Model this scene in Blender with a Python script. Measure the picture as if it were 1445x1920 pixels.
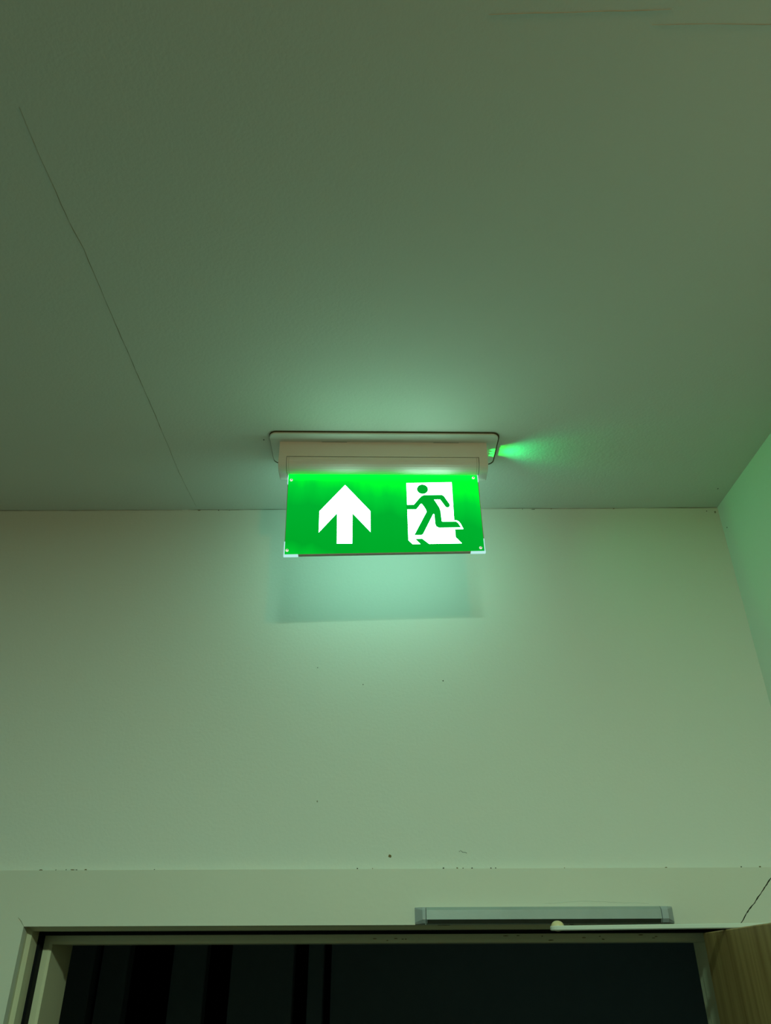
import bpy, bmesh, math, random
from mathutils import Vector, Matrix
random.seed(7)
R = math.radians
S = bpy.context.scene
C = bpy.context.collection
for o in list(bpy.data.objects): bpy.data.objects.remove(o)

# ------------------------------------------------------------------ camera
cam = bpy.data.objects.new('camera', bpy.data.cameras.new('camera'))
C.objects.link(cam); S.camera = cam
cam.data.sensor_fit = 'HORIZONTAL'; cam.data.sensor_width = 36
cam.data.lens = 36 * 1420 / 1445
cam.data.clip_start = 0.01
cam.matrix_world = (Matrix.Translation((0, 0, 2.0)) @ Matrix.Rotation(R(90 + 31), 4, 'X')
                    @ Matrix.Rotation(-0.0042, 4, 'Z'))
# ------------------------------------------------------------------ world, lamps, exposure
w = bpy.data.worlds.new('world'); S.world = w; w.use_nodes = True
w.node_tree.nodes['Background'].inputs['Color'].default_value = (0.01, 0.012, 0.012, 1)
w.node_tree.nodes['Background'].inputs['Strength'].default_value = 0.3
S.view_settings.view_transform = 'Standard'
S.view_settings.look = 'None'
S.view_settings.exposure = 0.0
S.view_settings.gamma = 1.0
S.view_settings.use_curve_mapping = False

def lamp(name, kind, loc, rot, energy, color, **kw):
    l = bpy.data.lights.new(name, kind); l.energy = energy; l.color = color
    for k, v in kw.items(): setattr(l, k, v)
    o = bpy.data.objects.new(name, l); C.objects.link(o)
    o.location = loc; o.rotation_euler = rot
    return o
# the dim emergency lamp on the hall ceiling, behind the photographer
lamp('hall_lamp', 'AREA', (0.05, -0.24, 2.672), (0, 0, 0), 18.2, (0.535, 1.0, 0.72), shape='DISK', size=0.12)
lamp('warm_fill', 'POINT', (0.18, -0.24, 2.660), (0, 0, 0), 3.8, (1.0, 0.50, 0.10), shadow_soft_size=0.025)  # added warm fill beside the lamp, not a fitting of its own

CZ = 2.6976       # ceiling height
WY = 1.15         # plane of the wall with the doorway
WX = 0.589        # right wall

# ------------------------------------------------------------------ materials
def mat(name, col, rough=0.6, bump=0.0, bscale=200, var=0.0, vscale=3, spec=0.4, metallic=0.0):
    m = bpy.data.materials.new(name); m.use_nodes = True
    n = m.node_tree.nodes; L = m.node_tree.links; b = n['Principled BSDF']
    b.inputs['Base Color'].default_value = (*col, 1)
    b.inputs['Roughness'].default_value = rough
    b.inputs['Specular IOR Level'].default_value = spec
    b.inputs['Metallic'].default_value = metallic
    tc = n.new('ShaderNodeTexCoord')
    if var:
        ns = n.new('ShaderNodeTexNoise'); ns.inputs['Scale'].default_value = vscale
        ns.inputs['Detail'].default_value = 5
        L.new(tc.outputs['Object'], ns.inputs['Vector'])
        mx = n.new('ShaderNodeMix'); mx.data_type = 'RGBA'
        mx.inputs['A'].default_value = (*[c * (1 - var) for c in col], 1)
        mx.inputs['B'].default_value = (*[min(1, c * (1 + var)) for c in col], 1)
        L.new(ns.outputs['Fac'], mx.inputs['Factor']); L.new(mx.outputs['Result'], b.inputs['Base Color'])
    if bump:
        ns2 = n.new('ShaderNodeTexNoise'); ns2.inputs['Scale'].default_value = bscale
        ns2.inputs['Detail'].default_value = 3
        L.new(tc.outputs['Object'], ns2.inputs['Vector'])
        bp = n.new('ShaderNodeBump'); bp.inputs['Strength'].default_value = bump
        bp.inputs['Distance'].default_value = 0.001
        L.new(ns2.outputs['Fac'], bp.inputs['Height']); L.new(bp.outputs['Normal'], b.inputs['Normal'])
    return m

def emit(name, col, strength):
    m = bpy.data.materials.new(name); m.use_nodes = True
    n = m.node_tree.nodes; n.clear()
    e = n.new('ShaderNodeEmission'); o = n.new('ShaderNodeOutputMaterial')
    e.inputs['Color'].default_value = (*col, 1); e.inputs['Strength'].default_value = strength
    m.node_tree.links.new(e.outputs[0], o.inputs[0])
    return m

M = {}
M['ceiling'] = mat('ceiling paint', (0.72, 0.71, 0.66), 0.75, bump=0.35, bscale=260, var=0.02, vscale=2)
M['wall'] = mat('wall paint', (0.72, 0.72, 0.67), 0.7, bump=0.25, bscale=220, var=0.02, vscale=2)
M['architrave'] = mat('woodwork paint', (0.68, 0.66, 0.58), 0.5, bump=0.15, bscale=120, var=0.03, vscale=6)
M['jamb'] = mat('frame paint', (0.70, 0.65, 0.47), 0.45, bump=0.2, bscale=90, var=0.08, vscale=14)
M['seal'] = mat('black rubber', (0.006, 0.006, 0.008), 0.6, spec=0.1)
M['housing'] = mat('white plastic of the lamp body', (0.84, 0.76, 0.72), 0.42, bump=0.06, bscale=500)
M['plate'] = mat('white plastic of the mounting plate', (0.76, 0.74, 0.69), 0.5)
M['alu'] = mat('brushed grey closer', (0.40, 0.44, 0.44), 0.38, bump=0.1, bscale=300, var=0.10, vscale=30, metallic=0.35)
M['alu_end'] = mat('grey end cap plastic', (0.38, 0.41, 0.44), 0.45, var=0.05, vscale=60)
M['channel'] = mat('dark slide channel', (0.05, 0.05, 0.04), 0.6, spec=0.2, var=0.3, vscale=60)
M['arm'] = mat('pale painted steel arm', (0.66, 0.68, 0.62), 0.4, var=0.05, vscale=40)
M['knob'] = mat('cream nylon roller', (0.75, 0.62, 0.36), 0.35)
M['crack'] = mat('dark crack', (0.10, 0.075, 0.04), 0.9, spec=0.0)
M['hair'] = mat('hairline crack', (0.30, 0.27, 0.20), 0.9, spec=0.0)
M['faint'] = mat('faint filler line', (0.46, 0.44, 0.38), 0.9, spec=0.0)
M['chip'] = mat('bare plaster chip', (0.20, 0.14, 0.07), 0.9, spec=0.0)
M['grime'] = mat('grime', (0.05, 0.045, 0.03), 0.9, spec=0.0)
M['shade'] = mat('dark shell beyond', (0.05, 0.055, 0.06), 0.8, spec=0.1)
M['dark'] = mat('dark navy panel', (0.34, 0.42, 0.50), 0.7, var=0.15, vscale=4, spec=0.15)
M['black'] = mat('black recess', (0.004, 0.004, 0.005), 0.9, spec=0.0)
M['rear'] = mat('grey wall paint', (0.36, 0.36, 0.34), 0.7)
M['floor'] = mat('dark floor covering', (0.05, 0.05, 0.045), 0.6, var=0.1, vscale=8)

M['slot'] = mat('screw recess', (0.03, 0.03, 0.02), 0.6)
M['edge'] = mat('beige edge strip', (0.42, 0.33, 0.28), 0.35)

def wood():
    m = bpy.data.materials.new('oak veneer'); m.use_nodes = True
    n = m.node_tree.nodes; L = m.node_tree.links; b = n['Principled BSDF']
    b.inputs['Roughness'].default_value = 0.5; b.inputs['Specular IOR Level'].default_value = 0.25
    tc = n.new('ShaderNodeTexCoord'); mp = n.new('ShaderNodeMapping')
    mp.inputs['Scale'].default_value = (1, 1, 0.07)
    L.new(tc.outputs['Object'], mp.inputs['Vector'])
    wv = n.new('ShaderNodeTexNoise'); wv.inputs['Scale'].default_value = 34
    wv.inputs['Detail'].default_value = 6; wv.inputs['Distortion'].default_value = 0.6
    L.new(mp.outputs['Vector'], wv.inputs['Vector'])
    mp2 = n.new('ShaderNodeMapping'); mp2.inputs['Scale'].default_value = (1, 1, 0.04)
    L.new(tc.outputs['Object'], mp2.inputs['Vector'])
    fn = n.new('ShaderNodeTexNoise'); fn.inputs['Scale'].default_value = 260; fn.inputs['Detail'].default_value = 3
    L.new(mp2.outputs['Vector'], fn.inputs['Vector'])
    wa = n.new('ShaderNodeTexWave'); wa.wave_type = 'RINGS'; wa.inputs['Scale'].default_value = 16
    wa.inputs['Distortion'].default_value = 14; wa.inputs['Detail'].default_value = 3
    L.new(mp.outputs['Vector'], wa.inputs['Vector'])
    a = n.new('ShaderNodeMath'); a.operation = 'MULTIPLY_ADD'; a.inputs[1].default_value = 0.16
    L.new(wa.outputs['Fac'], a.inputs[0]); L.new(wv.outputs['Fac'], a.inputs[2])
    a2 = n.new('ShaderNodeMath'); a2.operation = 'MULTIPLY_ADD'; a2.inputs[1].default_value = 0.35
    L.new(fn.outputs['Fac'], a2.inputs[0]); L.new(a.outputs[0], a2.inputs[2])
    cr = n.new('ShaderNodeValToRGB')
    cr.color_ramp.elements[0].position = 0.45; cr.color_ramp.elements[0].color = (0.24, 0.135, 0.045, 1)
    cr.color_ramp.elements[1].position = 0.98; cr.color_ramp.elements[1].color = (0.46, 0.31, 0.13, 1)
    L.new(a2.outputs[0], cr.inputs['Fac']); L.new(cr.outputs['Color'], b.inputs['Base Color'])
    return m
M['wood'] = wood()

def lit_green():
    """edge-lit green film: brightest along the top where the LEDs sit"""
    m = bpy.data.materials.new('edge-lit green film'); m.use_nodes = True
    n = m.node_tree.nodes; L = m.node_tree.links; n.clear()
    tc = n.new('ShaderNodeTexCoord'); sp = n.new('ShaderNodeSeparateXYZ')
    L.new(tc.outputs['Object'], sp.inputs['Vector'])
    mr = n.new('ShaderNodeMapRange')
    mr.inputs['From Min'].default_value = -0.190; mr.inputs['From Max'].default_value = -0.049
    L.new(sp.outputs['Z'], mr.inputs['Value'])
    mp = n.new('ShaderNodeMapping'); mp.inputs['Scale'].default_value = (1, 1, 0.25)
    L.new(tc.outputs['Object'], mp.inputs['Vector'])
    ns = n.new('ShaderNodeTexNoise'); ns.inputs['Scale'].default_value = 30; ns.inputs['Detail'].default_value = 4
    L.new(mp.outputs['Vector'], ns.inputs['Vector'])
    mx = n.new('ShaderNodeMath'); mx.operation = 'MULTIPLY_ADD'; mx.inputs[1].default_value = 0.28
    L.new(ns.outputs['Fac'], mx.inputs[0]); L.new(mr.outputs['Result'], mx.inputs[2])
    xr = n.new('ShaderNodeMath'); xr.operation = 'MULTIPLY_ADD'; xr.inputs[1].default_value = 1.0
    L.new(sp.outputs['X'], xr.inputs[0]); L.new(mx.outputs[0], xr.inputs[2])
    cr = n.new('ShaderNodeValToRGB'); E = cr.color_ramp.elements
    E[0].position = 0.0; E[0].color = (0.0, 0.56, 0.028, 1)
    E[1].position = 1.0; E[1].color = (0.0, 1.0, 0.030, 1)
    for p, c in ((0.14, (0.0, 0.40, 0.022, 1)), (0.62, (0.0, 0.44, 0.028, 1)), (0.86, (0.0, 0.66, 0.036, 1))):
        e = E.new(p); e.color = c
    L.new(xr.outputs[0], cr.inputs['Fac'])
    em = n.new('ShaderNodeEmission'); out = n.new('ShaderNodeOutputMaterial')
    # next to the LED strip the film burns out
    st = n.new('ShaderNodeMapRange'); st.interpolation_type = 'SMOOTHSTEP'
    st.inputs['From Min'].default_value = -0.0655; st.inputs['From Max'].default_value = -0.052
    st.inputs['To Min'].default_value = 1.0; st.inputs['To Max'].default_value = 1.8
    L.new(sp.outputs['Z'], st.inputs['Value']); L.new(st.outputs['Result'], em.inputs['Strength'])
    L.new(cr.outputs['Color'], em.inputs['Color']); L.new(em.outputs[0], out.inputs[0])
    return m
M['green'] = lit_green()
M['man'] = emit('green figure film', (0.0, 0.40, 0.026), 1.0)
M['white'] = emit('lit white legend', (0.506, 1.0, 0.755), 8.4)
M['back'] = emit('lit rear face', (0.388, 1.0, 0.728), 3.05)
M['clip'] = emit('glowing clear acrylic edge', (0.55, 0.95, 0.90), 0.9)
M['screw'] = emit('screw with glint put in as glow', (0.85, 1.0, 0.72), 0.85)  # glint put in as emission; the screws are no lamps
M['led'] = emit('green LED window', (0.0, 1.0, 0.08), 3.0)
M['slit'] = emit('light slit above the panel', (0.0, 1.0, 0.08), 1.2)

# ------------------------------------------------------------------ mesh helpers
def obj(name, bm, m, parent=None, smooth=False, kind=None, loc=None):
    bmesh.ops.recalc_face_normals(bm, faces=bm.faces)
    me = bpy.data.meshes.new(name); bm.to_mesh(me); bm.free()
    if m: me.materials.append(m)
    if smooth:
        for p in me.polygons: p.use_smooth = True
    o = bpy.data.objects.new(name, me); C.objects.link(o)
    if parent: o.parent = parent
    if kind: o['kind'] = kind
    if loc: o.location = loc
    return o

def box(bm, a, b):
    v = [bm.verts.new((x, y, z)) for x in (a[0], b[0]) for y in (a[1], b[1]) for z in (a[2], b[2])]
    for f in ((0, 1, 3, 2), (4, 6, 7, 5), (0, 4, 5, 1), (2, 3, 7, 6), (0, 2, 6, 4), (1, 5, 7, 3)):
        bm.faces.new([v[i] for i in f])

def boxes(*bs):
    bm = bmesh.new()
    for a, b in bs: box(bm, a, b)
    return bm

def bevel(bm, w, seg=2):
    bmesh.ops.bevel(bm, geom=list(bm.edges), offset=w, segments=seg, affect='EDGES', profile=0.5)
    return bm

def loft(rings):
    """closed rings of equal length joined into a solid"""
    bm = bmesh.new()
    V = [[bm.verts.new(p) for p in r] for r in rings]
    n = len(rings[0])
    for a, b in zip(V[:-1], V[1:]):
        for i in range(n):
            bm.faces.new((a[i], a[(i + 1) % n], b[(i + 1) % n], b[i]))
    bm.faces.new(V[0]); bm.faces.new(list(reversed(V[-1])))
    bm.normal_update()
    bmesh.ops.triangulate(bm, faces=[f for f in bm.faces if len(f.verts) > 4], ngon_method='EAR_CLIP')
    return bm

def plate_xz(pts, y0, y1, s=0.001):
    """polygon given in mm in the x-z plane, from y0 to y1 (metres)"""
    return loft([[(x * s, y0, z * s) for x, z in pts], [(x * s, y1, z * s) for x, z in pts]])

def disc(c, r, y0, y1, n=28, rz=None):
    rz = rz or r
    pts = [(c[0] + r * math.cos(2 * math.pi * i / n), c[1] + rz * math.sin(2 * math.pi * i / n)) for i in range(n)]
    return plate_xz(pts, y0, y1)

def empty(name, loc, rz=0):
    o = bpy.data.objects.new(name, None); C.objects.link(o)
    o.location = loc; o.rotation_euler = (0, 0, rz); o.empty_display_size = 0.05
    return o

def tag(o, label, cat, group=None):
    o['label'] = label; o['category'] = cat
    if group: o['group'] = group

def crack(name, pts, w, normal, parent, m, jit=0.0006, step=0.012, taper=True):
    """thin irregular open seam lying on a surface; pts are 3-D points on it"""
    N = Vector(normal); P = []
    pts = [Vector(p) for p in pts]
    for a, b in zip(pts[:-1], pts[1:]):
        n = max(2, int((b - a).length / step))
        for i in range(n): P.append(a.lerp(b, i / n))
    P.append(pts[-1])
    side0 = (pts[-1] - pts[0]).normalized().cross(N)
    bm = bmesh.new(); prev = None
    off = 0
    for i, p in enumerate(P):
        off = off * 0.7 + random.uniform(-jit, jit)
        t = i / (len(P) - 1)
        ww = w * random.uniform(0.45, 1.1) * (min(1, 6 * t + .15, 6 * (1 - t) + .15) if taper else 1) / 2
        c = p + side0 * off
        ring = [bm.verts.new(c - side0 * ww), bm.verts.new(c + N * 0.00035), bm.verts.new(c + side0 * ww)]
        if prev:
            bm.faces.new((prev[0], prev[1], ring[1], ring[0]))
            bm.faces.new((prev[1], prev[2], ring[2], ring[1]))
            bm.faces.new((prev[2], prev[0], ring[0], ring[2]))
        else:
            bm.faces.new(ring)
        prev = ring
    bm.faces.new(list(reversed(prev)))
    return obj(name, bm, m, parent)

def fleck(name, c, u, v, a, b, parent, m, th=0.0004):
    """small irregular chip: centre c, in-plane axes u, v, half sizes a, b"""
    c = Vector(c); u = Vector(u); v = Vector(v); N = u.cross(v)
    n = 9; r0 = []; r1 = []
    for i in range(n):
        t = 2 * math.pi * i / n; k = random.uniform(0.6, 1.1)
        p = c + u * (a * k * math.cos(t)) + v * (b * k * math.sin(t))
        r0.append(p - N * th); r1.append(c + (p - c) * 0.85 + N * th)
    return obj(name, loft([r0, r1]), m, parent)

# ------------------------------------------------------------------ the setting
XL, XR, ZT = -0.4805, 0.4672, 2.0476      # doorway: inner edges of the architrave
RY0, LX0, HX = -2.2, -1.35, 2.0                    # rear wall, left wall
BY1 = 2.45                                # dark wall beyond the doorway
floor = obj('floor', boxes(((LX0 - .1, RY0 - .1, -0.1), (HX + .1, WY + .13, 0))), M['floor'], kind='structure')
ceiling = obj('ceiling', boxes(((LX0 - .1, RY0 - .1, CZ), (HX + .1, WY + .0, CZ + .1))), M['ceiling'], kind='structure')
wall_right = obj('wall_right', boxes(((WX, 0.15, 0), (WX + .1, WY, CZ))), M['wall'], kind='structure')
# unseen hall, widened to the right here to cut bounce on the ceiling
obj('unseen_hall_wall', boxes(((HX, RY0, 0), (HX + .1, 0.15, CZ)), ((WX + .1, 0.15, 0), (HX + .1, .25, CZ))), M['rear'], kind='structure')
wall_left = obj('wall_left', boxes(((LX0 - .1, RY0, 0), (LX0, WY, CZ))), M['wall'], kind='structure')
wall_rear = obj('wall_rear', boxes(((LX0 - .1, RY0 - .1, 0), (HX + .1, RY0, CZ))), M['rear'], kind='structure')
wall_front = obj('wall_front', boxes(((LX0 - .1, WY, 0), (XL - .012, WY + .125, CZ + .1)),
                                     ((XR + .012, WY, 0), (WX + .1, WY + .125, CZ + .1)),
                                     ((XL - .012, WY, ZT + .012), (XR + .012, WY + .125, CZ + .1))),
                 M['wall'], kind='structure')
# space beyond the doorway
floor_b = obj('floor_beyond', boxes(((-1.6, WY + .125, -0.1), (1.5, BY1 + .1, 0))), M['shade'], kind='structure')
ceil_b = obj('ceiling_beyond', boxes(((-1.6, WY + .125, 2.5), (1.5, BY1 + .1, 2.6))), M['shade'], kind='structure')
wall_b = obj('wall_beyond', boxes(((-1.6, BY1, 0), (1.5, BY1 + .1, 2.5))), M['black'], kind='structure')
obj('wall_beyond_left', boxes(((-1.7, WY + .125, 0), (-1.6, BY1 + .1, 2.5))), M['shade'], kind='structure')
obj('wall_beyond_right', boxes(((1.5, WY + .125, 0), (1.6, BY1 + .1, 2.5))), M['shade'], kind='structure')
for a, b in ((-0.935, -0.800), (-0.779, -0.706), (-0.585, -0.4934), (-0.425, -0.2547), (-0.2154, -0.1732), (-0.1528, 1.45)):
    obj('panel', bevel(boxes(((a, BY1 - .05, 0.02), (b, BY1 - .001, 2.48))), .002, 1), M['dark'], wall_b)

# architrave: three flat boards with mitred ends
arch = empty('trim_1', ((XL + XR) / 2, WY, 0)); arch['kind'] = 'structure'
def rel(pts, o): return [(x - o.location.x, y - o.location.y, z - o.location.z) for x, y, z in pts]
AW = 0.0675; AY0, AY1 = 1.1395, 1.1505
def board(poly, m=None):
    r = .0012
    ys = [(AY1, 0), (AY0, 0)]
    return loft([rel([(x, y, z) for x, z in poly], arch) for y, _ in ys])
AO = 0.008  # the boards run out a little further at the side
g = 0.0002
hb = board([(XL - AW - .01, ZT + AW), (XR + AW, ZT + AW), (XR, ZT), (XL, ZT)])
obj('head_board', hb, M['architrave'], arch)
obj('side_board', board([(XL - AW - .01, ZT + AW), (XL, ZT), (XL, 0), (XL - AW - .01, 0)]), M['architrave'], arch)
obj('side_board', board([(XR + AW, ZT + AW), (XR, ZT), (XR, 0.0), (XR + AW, 0)]), M['architrave'], arch)
def apt(x, z, y=AY0): return rel([(x, y, z)], arch)[0]
crack('joint_crack', [apt(XR, ZT), apt(XR + .02, ZT + .0205), apt(XR + .038, ZT + .0375), apt(XR + .055, ZT + .0553), apt(XR + .067, ZT + .067)], .0017, (0, -1, 0), arch, M['grime'], jit=.0004, step=.003, taper=False)
crack('joint_crack', [apt(-.4805, 2.0476), apt(-.4905, 2.0585)], .0008, (0, -1, 0), arch, M['hair'], step=.003)

# door frame: profile (u inwards, y) swept round the opening
frame = empty('trim_2', ((XL + XR) / 2, WY, 0)); frame['kind'] = 'structure'
def prof(stop):
    return [(-.0115, AY1 + .0001), (0, AY1 + .0001), (0, 1.1560), (.0045, 1.1610), (.0045, 1.1970),
            (stop - .0035, 1.1970), (stop, 1.1990), (stop, 1.2620), (stop - .0022, 1.2635), (stop - .0022, 1.2830), (-.0115, 1.2830)]
pl = prof(.0200); pr = prof(.0192); ph = prof(.0192)
ring0 = rel([(XL + u, y, ZT - u) for u, y in ph], frame)
ring1 = rel([(XR - u, y, ZT - u) for u, y in ph], frame)
obj('frame_head', loft([ring0, ring1]), M['jamb'], frame)
obj('frame_jamb', loft([rel([(XL + u, y, ZT - u2 - .0001) for (u, y), (u2, _) in zip(pl, ph)], frame),
                        rel([(XL + u, y, 0) for u, y in pl], frame)]), M['jamb'], frame)
obj('frame_jamb', loft([rel([(XR - u, y, ZT - u2 - .0001) for (u, y), (u2, _) in zip(pr, ph)], frame),
                        rel([(XR - u, y, 0) for u, y in pr], frame)]), M['jamb'], frame)
se = .0042
sb = bmesh.new()
obj('door_seal', boxes(*[tuple(rel([(XL + .0046, 1.1835, ZT - .0046 - se), (XR - .0046, 1.1969, ZT - .0046)], frame))]), M['seal'], frame)
obj('door_seal', boxes(*[tuple(rel([(XL + .0046, 1.1835, 0.0), (XL + .0046 + se, 1.1969, ZT - .0047 - se)], frame))]), M['seal'], frame)
# dirt on the head of the frame
for x, a in ((.075, .010), (.245, .004)):
    fleck('smudge', rel([(x, 1.147, ZT - .0001)], frame)[0], (1, 0, 0), (0, 1, 0), a, .004, frame, M['grime'], .0002)
for i in range(16):
    x = random.uniform(-.1, .38)
    fleck('paint_chip', rel([(x, 1.1970, random.uniform(2.0305, 2.037))], frame)[0], (1, 0, 0), (0, 0, 1), random.uniform(.001, .005), .0007, frame, M['chip'], .00025)

# cracks and chips of ceiling and walls
def P(x, y, z): return (x, y, z)
crack('joint_crack', [P(x, y, CZ) for x, y in [(-0.3441, 0.4151), (-0.3445, 0.4785), (-0.3442, 0.5232), (-0.3435, 0.5434), (-0.34, 0.5806), (-0.3401, 0.6136), (-0.3402, 0.7078), (-0.3387, 0.8599), (-0.3389, 1.0308), (-0.3336, 1.14)]], .0009, (0, 0, -1), ceiling, M['hair'], jit=.0004)
crack('joint_crack', [P(.09, .3365, CZ), P(.245, .3330, CZ)], .0009, (0, 0, -1), ceiling, M['faint'], jit=.0003)
crack('joint_crack', [P(.232, .3450, CZ), P(.40, .3450, CZ)], .0010, (0, 0, -1), ceiling, M['faint'], jit=.0003)
for x0, x1, mm, ww in ((-.76, -.36, 'hair', .0010), (-.35, -.15, 'hair', .0012), (.17, .46, 'hair', .0010), (.46, .589, 'hair', .0016)):
    crack('seam_crack', [P(x0, WY - .0003, CZ - .0010), P(x1, WY - .0003, CZ - .0010)], ww, (0, -1, 0), wall_front, M[mm], jit=.0003)
UX, UZ = (1, 0, 0), (0, 0, 1)
for x, z, a, b, mm in ((-.331, 2.6962, .0035, .001, 'chip'), (-.296, 2.6962, .0012, .0014, 'grime'), (-.282, 2.6964, .0040, .0006, 'hair'), (-.277, 2.696, .001, .001, 'grime'),
                       (.243, 2.6955, .0007, .0014, 'grime'), (.262, 2.6950, .0050, .0007, 'grime'), (.294, 2.696, .0015, .0008, 'chip'), (.405, 2.696, .0022, .0010, 'chip'),
                       (.5685, 2.690, .0010, .0010, 'grime'), (.583, 2.688, .0022, .0030, 'hair'),
                       (-.036, 2.3775, .0012, .0008, 'grime'), (.089, 2.383, .0013, .0010, 'grime'), (-.108, 2.405, .0012, .0007, 'grime'), (-.100, 2.205, .0012, .0018, 'hair'),
                       (.004, 2.1325, .0025, .0030, 'chip')):
    fleck('paint_chip', P(x, WY, z), UX, UZ, a, b, wall_front, M[mm])
for i in range(7):
    fleck('paint_chip', P(.101 + i * .0016, WY, 2.1385 - i * .0004 + random.uniform(-.0007, .0007)), UX, UZ, .0006, .0007, wall_front, M['grime'])
for x, a, b, mm in ((-.478, .0035, .0010, 'chip'), (-.457, .0008, .0008, 'grime'), (-.443, .0007, .0010, 'grime'), (-.434, .0035, .0009, 'chip'), (-.4285, .0020, .0006, 'grime'), (-.416, .0028, .0012, 'chip'),
                    (-.321, .0010, .0008, 'grime'), (-.041, .0012, .0012, 'grime'), (-.02, .0009, .0007, 'chip'), (.078, .0014, .0016, 'grime'), (.097, .0018, .0008, 'chip'), (.105, .001, .0008, 'grime'),
                    (.1175, .0013, .0014, 'grime'), (.1435, .0014, .0012, 'grime'), (.150, .0012, .0010, 'grime'), (.245, .0010, .0008, 'chip'), (.385, .0020, .0010, 'chip'), (.489, .001, .001, 'grime'), (.515, .0020, .0012, 'chip')):
    fleck('paint_chip', P(x, WY, 2.1164 + random.uniform(0, .0005)), UX, UZ, a, b, wall_front, M[mm])
for x, y in ((.567, 1.088), (-.187, .943)):
    fleck('dirt_speck', P(x, y, CZ), (0, 1, 0), (1, 0, 0), .0018, .0011, ceiling, M['grime'])
fleck('dirt_speck', P(WX, 1.135, 2.648), (0, 1, 0), (0, 0, -1), .0013, .0013, wall_right, M['grime'])

# ------------------------------------------------------------------ the open oak door
hx, hy = 0.4265, 1.172
ang = math.atan2(0.034, 0.31)                       # the leaf leans a little over the opening
door = empty('door_1', (hx, hy, 0), -ang); door['kind'] = 'structure'
door['label'] = 'wood veneer door standing open at the right edge'
dw, dt, dz = 0.86, 0.040, 2.0380
bm = bevel(boxes(((0, -dw, 0.008), (dt, 0, dz))), .0012, 1)
obj('door_leaf', bm, M['wood'], door)
for zc in (0.25, 1.0, 1.78):                        # hinges on the knuckle side
    bm = bmesh.new()
    bmesh.ops.create_cone(bm, cap_ends=True, segments=16, radius1=.006, radius2=.006, depth=.1, matrix=Matrix.Translation((dt - .004, .0072, zc)))
    obj('hinge', bm, M['alu'], door)

# ------------------------------------------------------------------ door closer: slide rail, arm, body
cl = empty('door_closer', (.209, AY0, 2.0580))
tag(cl, 'long grey metal door closer rail and pale arm above the doorway', 'door closer')
def crel(p): return (p[0] - .209, p[1] - AY0, p[2] - 2.058)
zb, zt = 2.0481, 2.0680; zb2, zt2 = 2.0531, 2.0640; yb, yf = AY0 - .0002, 1.1215
def rail_ring(x, k=0.0):
    # cross-section of the rail; k shrinks it towards the end of a cap
    return [crel(p) for p in ((x, yb, zb), (x, yf + .004 + k, zb + .0006), (x, yf + k, zb2), (x, yf + k, zt2), (x, yf + .004 + k, zt - .0004), (x, yb, zt))]
obj('rail', loft([rail_ring(.0512), rail_ring(.3590)]), M['alu'], cl)
def cap(x0, x1, x2):
    a = rail_ring(x0)
    b = [crel(p) for p in ((x1, yb, zb), (x1, yf + .004, zb + .0006), (x1, yf, zb2), (x1, yf, zt2), (x1, yf + .004, zt - .0004), (x1, yb, zt))]
    c = [crel(p) for p in ((x2, yb, zb), (x2, yb - .0022, zb + .0003), (x2, yb - .003, zb2 - .003), (x2, yb - .003, zt2 + .002), (x2, yb - .0022, zt - .0002), (x2, yb, zt))]
    return loft([a, b, c])
obj('end_cap', cap(.0504, .0462, .0368), M['alu_end'], cl)
obj('end_cap', cap(.3598, .3680, .3790), M['alu_end'], cl)
# dark slide channel let into the underside
obj('slide_channel', loft([[crel((x, yf - .0002, zb2 - .0003)), crel((x, yf + .0038, zb + .0004)), crel((x, yf + .0045, zb + .0004)), crel((x, yf + .0005, zb2 - .0003))] for x in (.0525, .3575)]), M['channel'], cl)
# crude caulking line along the top of the rail
crack('caulk_line', [crel(p) for p in ((.21, AY0, 2.0725), (.26, AY0, 2.0745), (.31, AY0, 2.0730), (.35, AY0, 2.0715))], .0006, (0, -1, 0), cl, M['arm'], jit=.0004, step=.004)
# roller and arm
bm = bmesh.new()
bmesh.ops.create_uvsphere(bm, u_segments=20, v_segments=12, radius=.0083, matrix=Matrix.Translation(crel((.2195, 1.112, 2.0445))) @ Matrix.Diagonal((1, 1, .75, 1)))
obj('roller', bm, M['knob'], cl, smooth=True)
A0 = Vector((.2185, 1.1110, 0)); A1 = Vector((.4915, 1.0500, 0)); d = (A1 - A0).normalized(); nrm = Vector((-d.y, d.x, 0))
za0, za1 = 2.0392, 2.0446
def arm_ring(z, inset=0.0):
    pts = []
    for i in range(9):
        t = math.pi / 2 + math.pi * i / 8
        pts.append(A0 + d * ((.009 - inset) * math.cos(t)) + nrm * ((.009 - inset) * math.sin(t)))
    for i in range(9):
        t = -math.pi / 2 + math.pi * i / 8
        pts.append(A1 + d * ((.010 - inset) * math.cos(t)) + nrm * ((.010 - inset) * math.sin(t)))
    return [crel((p.x, p.y, z)) for p in pts]
obj('arm', loft([arm_ring(za0, .001), arm_ring(za0 + .001), arm_ring(za1 - .001), arm_ring(za1, .001)]), M['arm'], cl)
bm = boxes((( -.020, -.10, -.058), (.020, .10, 0)))
bevel(bm, .004, 2)
body = obj('closer_body', bm, M['alu'], cl)
body.location = crel((.4872, 1.0450, 2.0330)); body.rotation_euler = (0, 0, -ang)
bm = bmesh.new()
bmesh.ops.create_cone(bm, cap_ends=True, segments=20, radius1=.007, radius2=.007, depth=.0062, matrix=Matrix.Translation(crel((.4915, 1.05, 2.0361))))
obj('spindle', bm, M['alu'], cl)

# ------------------------------------------------------------------ the emergency exit sign
SY = 0.967
sign = empty('exit_sign', (-.002, SY, CZ), 0.018)
tag(sign, 'lit green exit sign with white up arrow and running figure under ceiling', 'exit sign')
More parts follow.
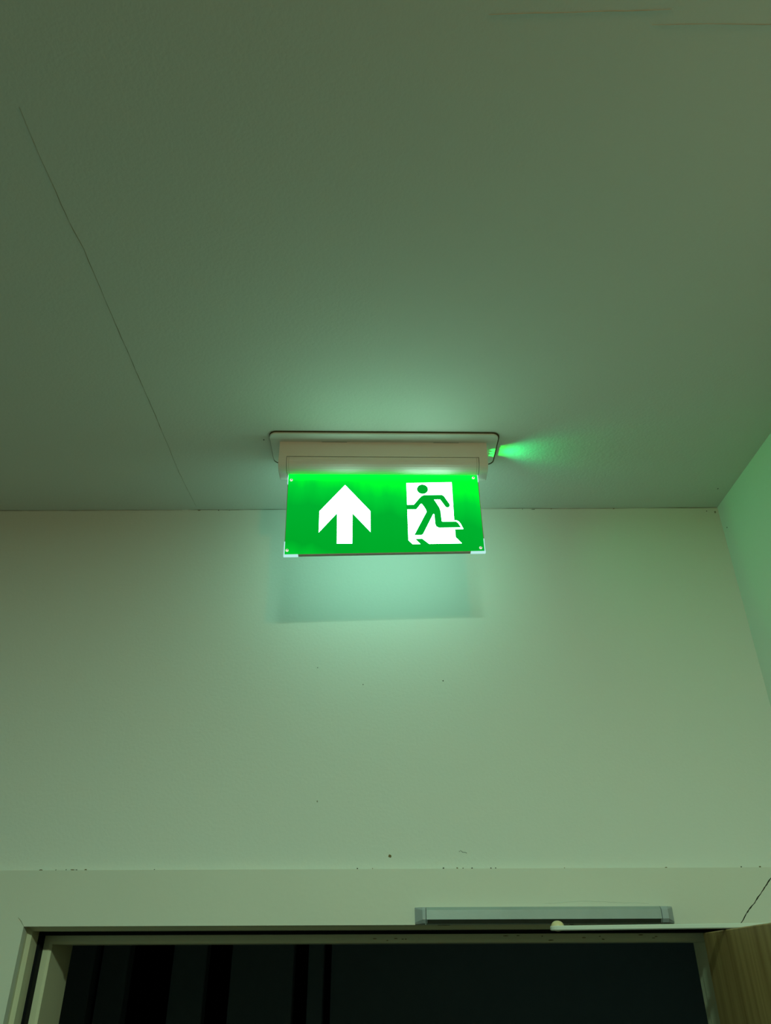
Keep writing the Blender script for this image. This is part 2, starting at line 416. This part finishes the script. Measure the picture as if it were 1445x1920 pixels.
# mounting plate: rounded rectangle standing 2 mm off the ceiling over a dark sheet
def rrect(x0, x1, y0, y1, r, z, n=7):
    pts = []
    for cx, cy, a0 in ((x1 - r, y1 - r, 0), (x0 + r, y1 - r, 90), (x0 + r, y0 + r, 180), (x1 - r, y0 + r, 270)):
        for i in range(n):
            t = R(a0 + 90 * i / (n - 1)); pts.append((cx + r * math.cos(t), cy + r * math.sin(t), z))
    return pts
px0, px1, py0, py1 = -.1750, .1745, -.0425, .0360
mp = obj('mounting_plate', loft([rrect(px0, px1, py0, py1, .011, -.0019), rrect(px0, px1, py0, py1, .011, -.0036), rrect(px0 + .0006, px1 - .0006, py0 + .0006, py1 - .0006, .0105, -.0042)]), M['plate'], sign)
obj('gap_shade', loft([rrect(px0 - .0007, px1 + .0020, py0 - .0012, py1 + .0062, .012, -.0001), rrect(px0 - .0007, px1 + .0020, py0 - .0012, py1 + .0062, .012, -.0018)]), M['crack'], sign)  # added dark sheet that paints the shaded gap round the plate
# housing: D-shaped profile; the ends run full depth, the middle stops above the rotor
hx0, hx1 = -.1605, .1580
rx0, rx1 = -.1478, .1440
def dprof(x, zt_, zb_, y0, y1, r, n=7):
    pts = [(x, y1, zt_), (x, y0, zt_)]
    for i in range(n):
        t = math.pi + (math.pi / 2) * i / (n - 1)
        pts.append((x, y0 + r + r * math.cos(t), zb_ + r + r * math.sin(t)))
    for i in range(n):
        t = -math.pi / 2 + (math.pi / 2) * i / (n - 1)
        pts.append((x, y1 - r + r * math.cos(t), zb_ + r + r * math.sin(t)))
    return pts
hy0, hy1 = -.0215, .0215
HT = -.0042
hb_ = boxes(((rx0 - .0007, hy0, -.0312), (rx1 + .0007, hy1, HT)))
for ra, rb, rc in (((hx0, .0006, -.0512, .0125), (hx0 + .0006, 0, -.0518, .0128), (rx0 - .0007, 0, -.0518, .0128)),
                   ((rx1 + .0007, 0, -.0518, .0128), (hx1 - .0006, 0, -.0518, .0128), (hx1, .0006, -.0512, .0125))):
    part = loft([dprof(x, HT, zz, hy0 + ins, hy1 - ins, r) for x, ins, zz, r in (ra, rb, rc)])
    me_ = bpy.data.meshes.new('tmp'); part.to_mesh(me_); part.free(); hb_.from_mesh(me_); bpy.data.meshes.remove(me_)
housing = obj('housing', hb_, M['housing'], sign)
# rotor: lower half-round carrying the panel, with a narrow groove all round
def rotor_prof(x, grow=0.0):
    y0, y1, r = hy0 + .0003 - grow, hy1 - .0003 + grow, .0150
    return dprof(x, -.0321, -.0512, y0, y1, r)
obj('rotor', loft([rotor_prof(rx0 + .0001), rotor_prof(rx1 - .0001)]), M['housing'], sign)
obj('groove', loft([dprof(x, -.0311, -.0502, hy0 + .0014, hy1 - .0014, .0150) for x in (rx0 - .0009, rx1 + .0009)]), M['crack'], sign)
for xx in (rx0 + .0030, rx1 - .0030):   # fine second line where the cover clips in
    obj('clip_line', loft([dprof(xx + dx, -.0325, -.05125, hy0 + .00025, hy1 - .00025, .0150) for dx in (-.00016, .00016)]), M['hair'], sign)
# tiny gap lines where the housing meets the plate
for a, b in ((-.096, -.057), (.076, .115)):
    obj('vent_slot', boxes(((a, hy0 - .0002, HT - .0004), (b, hy0 + .0004, HT + .0001))), M['seal'], sign)
# legend panel (its outline sits a little crooked in the rotor)
TL, TR, BR, BL = (-145.9, -45.0), (142.6, -41.0), (144.9, -182.8), (-143.1, -190.0)
panel = obj('legend_panel', plate_xz([TL, TR, BR, BL], -.0020, .0020), M['green'], sign)
obj('rear_legend', plate_xz([(-143, -60), (140.5, -57), (142.5, -180.5), (-140.5, -187.5)], .0021, .0024), M['back'], sign)
arrow = [(-59.12, -70.0), (-20.32, -116.2), (-19.82, -152.42), (-46.84, -120.67), (-46.28, -171.6), (-68.98, -171.71), (-69.82, -120.32), (-95.76, -153.6), (-96.33, -116.97)]
doorp = [(33.84, -66.19), (103.13, -64.21), (103.54, -131.39), (106.69, -131.37), (110.01, -133.25), (112.55, -136.71), (116.5, -146.4), (103.99, -146.78), (104.25, -160.11), (112.99, -170.34), (65.06, -171.49), (55.25, -162.82), (44.89, -163.19), (52.59, -171.71), (41.06, -172.07), (35.03, -165.54)]
man = [(33.6, -105.73), (44.47, -105.34), (53.06, -93.89), (56.65, -89.77), (60.87, -88.1), (86.66, -87.61), (89.64, -89.56), (97.74, -103.71), (98.03, -106.47), (96.4, -108.74), (93.75, -109.4), (92.01, -108.12), (84.12, -95.17), (74.53, -95.39), (82.26, -110.28), (83.79, -116.7), (84.74, -133.4), (86.07, -134.33), (105.87, -134.07), (108.49, -136.1), (112.59, -143.46), (80.22, -144.1), (76.9, -142.09), (75.42, -138.17), (74.67, -121.55), (73.49, -120.28), (72.2, -121.57), (56.56, -155.11), (54.35, -156.67), (44.37, -156.72), (63.43, -117.3), (62.46, -113.13), (56.95, -103.48), (55.45, -102.84), (53.9, -103.98), (48.45, -111.77), (47.32, -112.9), (33.6, -112.98)]
def offset(pts, d):
    """polygon grown outwards by d (mm)"""
    n = len(pts); ar = sum(pts[i][0] * pts[(i + 1) % n][1] - pts[(i + 1) % n][0] * pts[i][1] for i in range(n))
    sg = 1 if ar > 0 else -1; out = []
    for i in range(n):
        a, b, c = Vector(pts[i - 1]), Vector(pts[i]), Vector(pts[(i + 1) % n])
        u = (b - a).normalized(); v = (c - b).normalized()
        n1 = Vector((u.y, -u.x)) * sg; n2 = Vector((v.y, -v.x)) * sg
        m = (n1 + n2); k = min(2.0, 2 / max(.3, m.dot(m)))
        out.append(tuple(b + m * (d * k)))
    return out
arrow = offset(arrow, -.25); doorp = offset(doorp, -.12); man = offset(man, .28)
man = [(33.3 if x < 34.2 else x, z) for x, z in man]
o = obj('arrow', plate_xz(arrow, -.0023, -.0019), M['white'], sign); o['label'] = 'white arrow pointing up'
o = obj('doorway_symbol', plate_xz(doorp, -.0023, -.0019), M['white'], sign); o['label'] = 'white doorway shape'
o = obj('running_figure', plate_xz(man, -.0025, -.0021), M['man'], sign); o['label'] = 'green running figure'
obj('figure_head', disc((58.1, -77.4), 8.4, -.0025, -.0021, 36), M['man'], o)
# screws
for x, z in ((-141.0, -62.1), (-139.9, -183.3), (136.5, -56.3), (139.6, -177.6)):
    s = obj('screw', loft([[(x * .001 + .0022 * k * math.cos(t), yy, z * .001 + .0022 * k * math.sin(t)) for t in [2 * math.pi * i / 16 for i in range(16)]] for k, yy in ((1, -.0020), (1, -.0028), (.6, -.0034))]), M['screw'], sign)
    obj('screw_recess', disc((x + .4, z + .5), .75, -.0036, -.0030, 8), M['slot'], s)
# edges: beige strips along the sides and bottom, clear glowing corners
def seg(p, q, a, b, w, y0, y1, side):
    """strip along the edge p-q from fraction a to b, w mm wide outwards"""
    p = Vector(p); q = Vector(q); dd = (q - p).normalized(); nn = Vector((-dd.y, dd.x)) * side
    s = p.lerp(q, a); e = p.lerp(q, b)
    return plate_xz([tuple(s), tuple(e), tuple(e + nn * w), tuple(s + nn * w)], y0, y1)
obj('edge_strip', seg(BL, BR, .068, .930, 1.3, -.0026, .0026, -1), M['edge'], sign)
obj('edge_strip', seg(TL, BL, .17, .855, .9, -.0016, .0026, -1), M['edge'], sign)
obj('edge_strip', seg(TR, BR, .16, .855, .9, -.0016, .0026, 1), M['edge'], sign)
obj('corner_clip', seg(BL, BR, -.006, .067, 2.0, -.0027, .0027, -1), M['clip'], sign)
obj('corner_clip', seg(TL, BL, .856, 1.008, 1.4, -.0027, .0027, -1), M['clip'], sign)
obj('corner_clip', seg(BL, BR, .931, 1.006, 1.8, -.0027, .0027, -1), M['clip'], sign)
obj('corner_clip', seg(TR, BR, .856, 1.008, 1.2, -.0027, .0027, 1), M['clip'], sign)
obj('corner_clip', seg(TL, BL, .06, .168, 1.1, -.0027, .0027, -1), M['clip'], sign)
obj('corner_clip', seg(TR, BR, .05, .158, 1.1, -.0027, .0027, 1), M['clip'], sign)
# green LED window in the right end, with the lamp that shines through it
obj('led_window', boxes(((hx1 - .0004, -.0020, -.0140), (hx1 + .0005, .0120, -.0100))), M['led'], sign)
for ly in (-.003, .004, .011):       # three LEDs side by side
    sp = lamp('led_beam', 'SPOT', (hx1 + .0012, ly, -.0118), (R(90), 0, R(-90)), 0.10, (0.0, 1.0, 0.035),
              spot_size=R(96), spot_blend=0.12, shadow_soft_size=0.0008)
    sp.parent = sign; sp.scale = (.30, 1, 1)
sp2 = lamp('led_glow', 'SPOT', (hx1 + .0015, .006, -.0125), (R(70), 0, R(-90)), 0.85, (0.0, 1.0, 0.36),
           spot_size=R(95), spot_blend=1.0, shadow_soft_size=0.002)
sp2.parent = sign
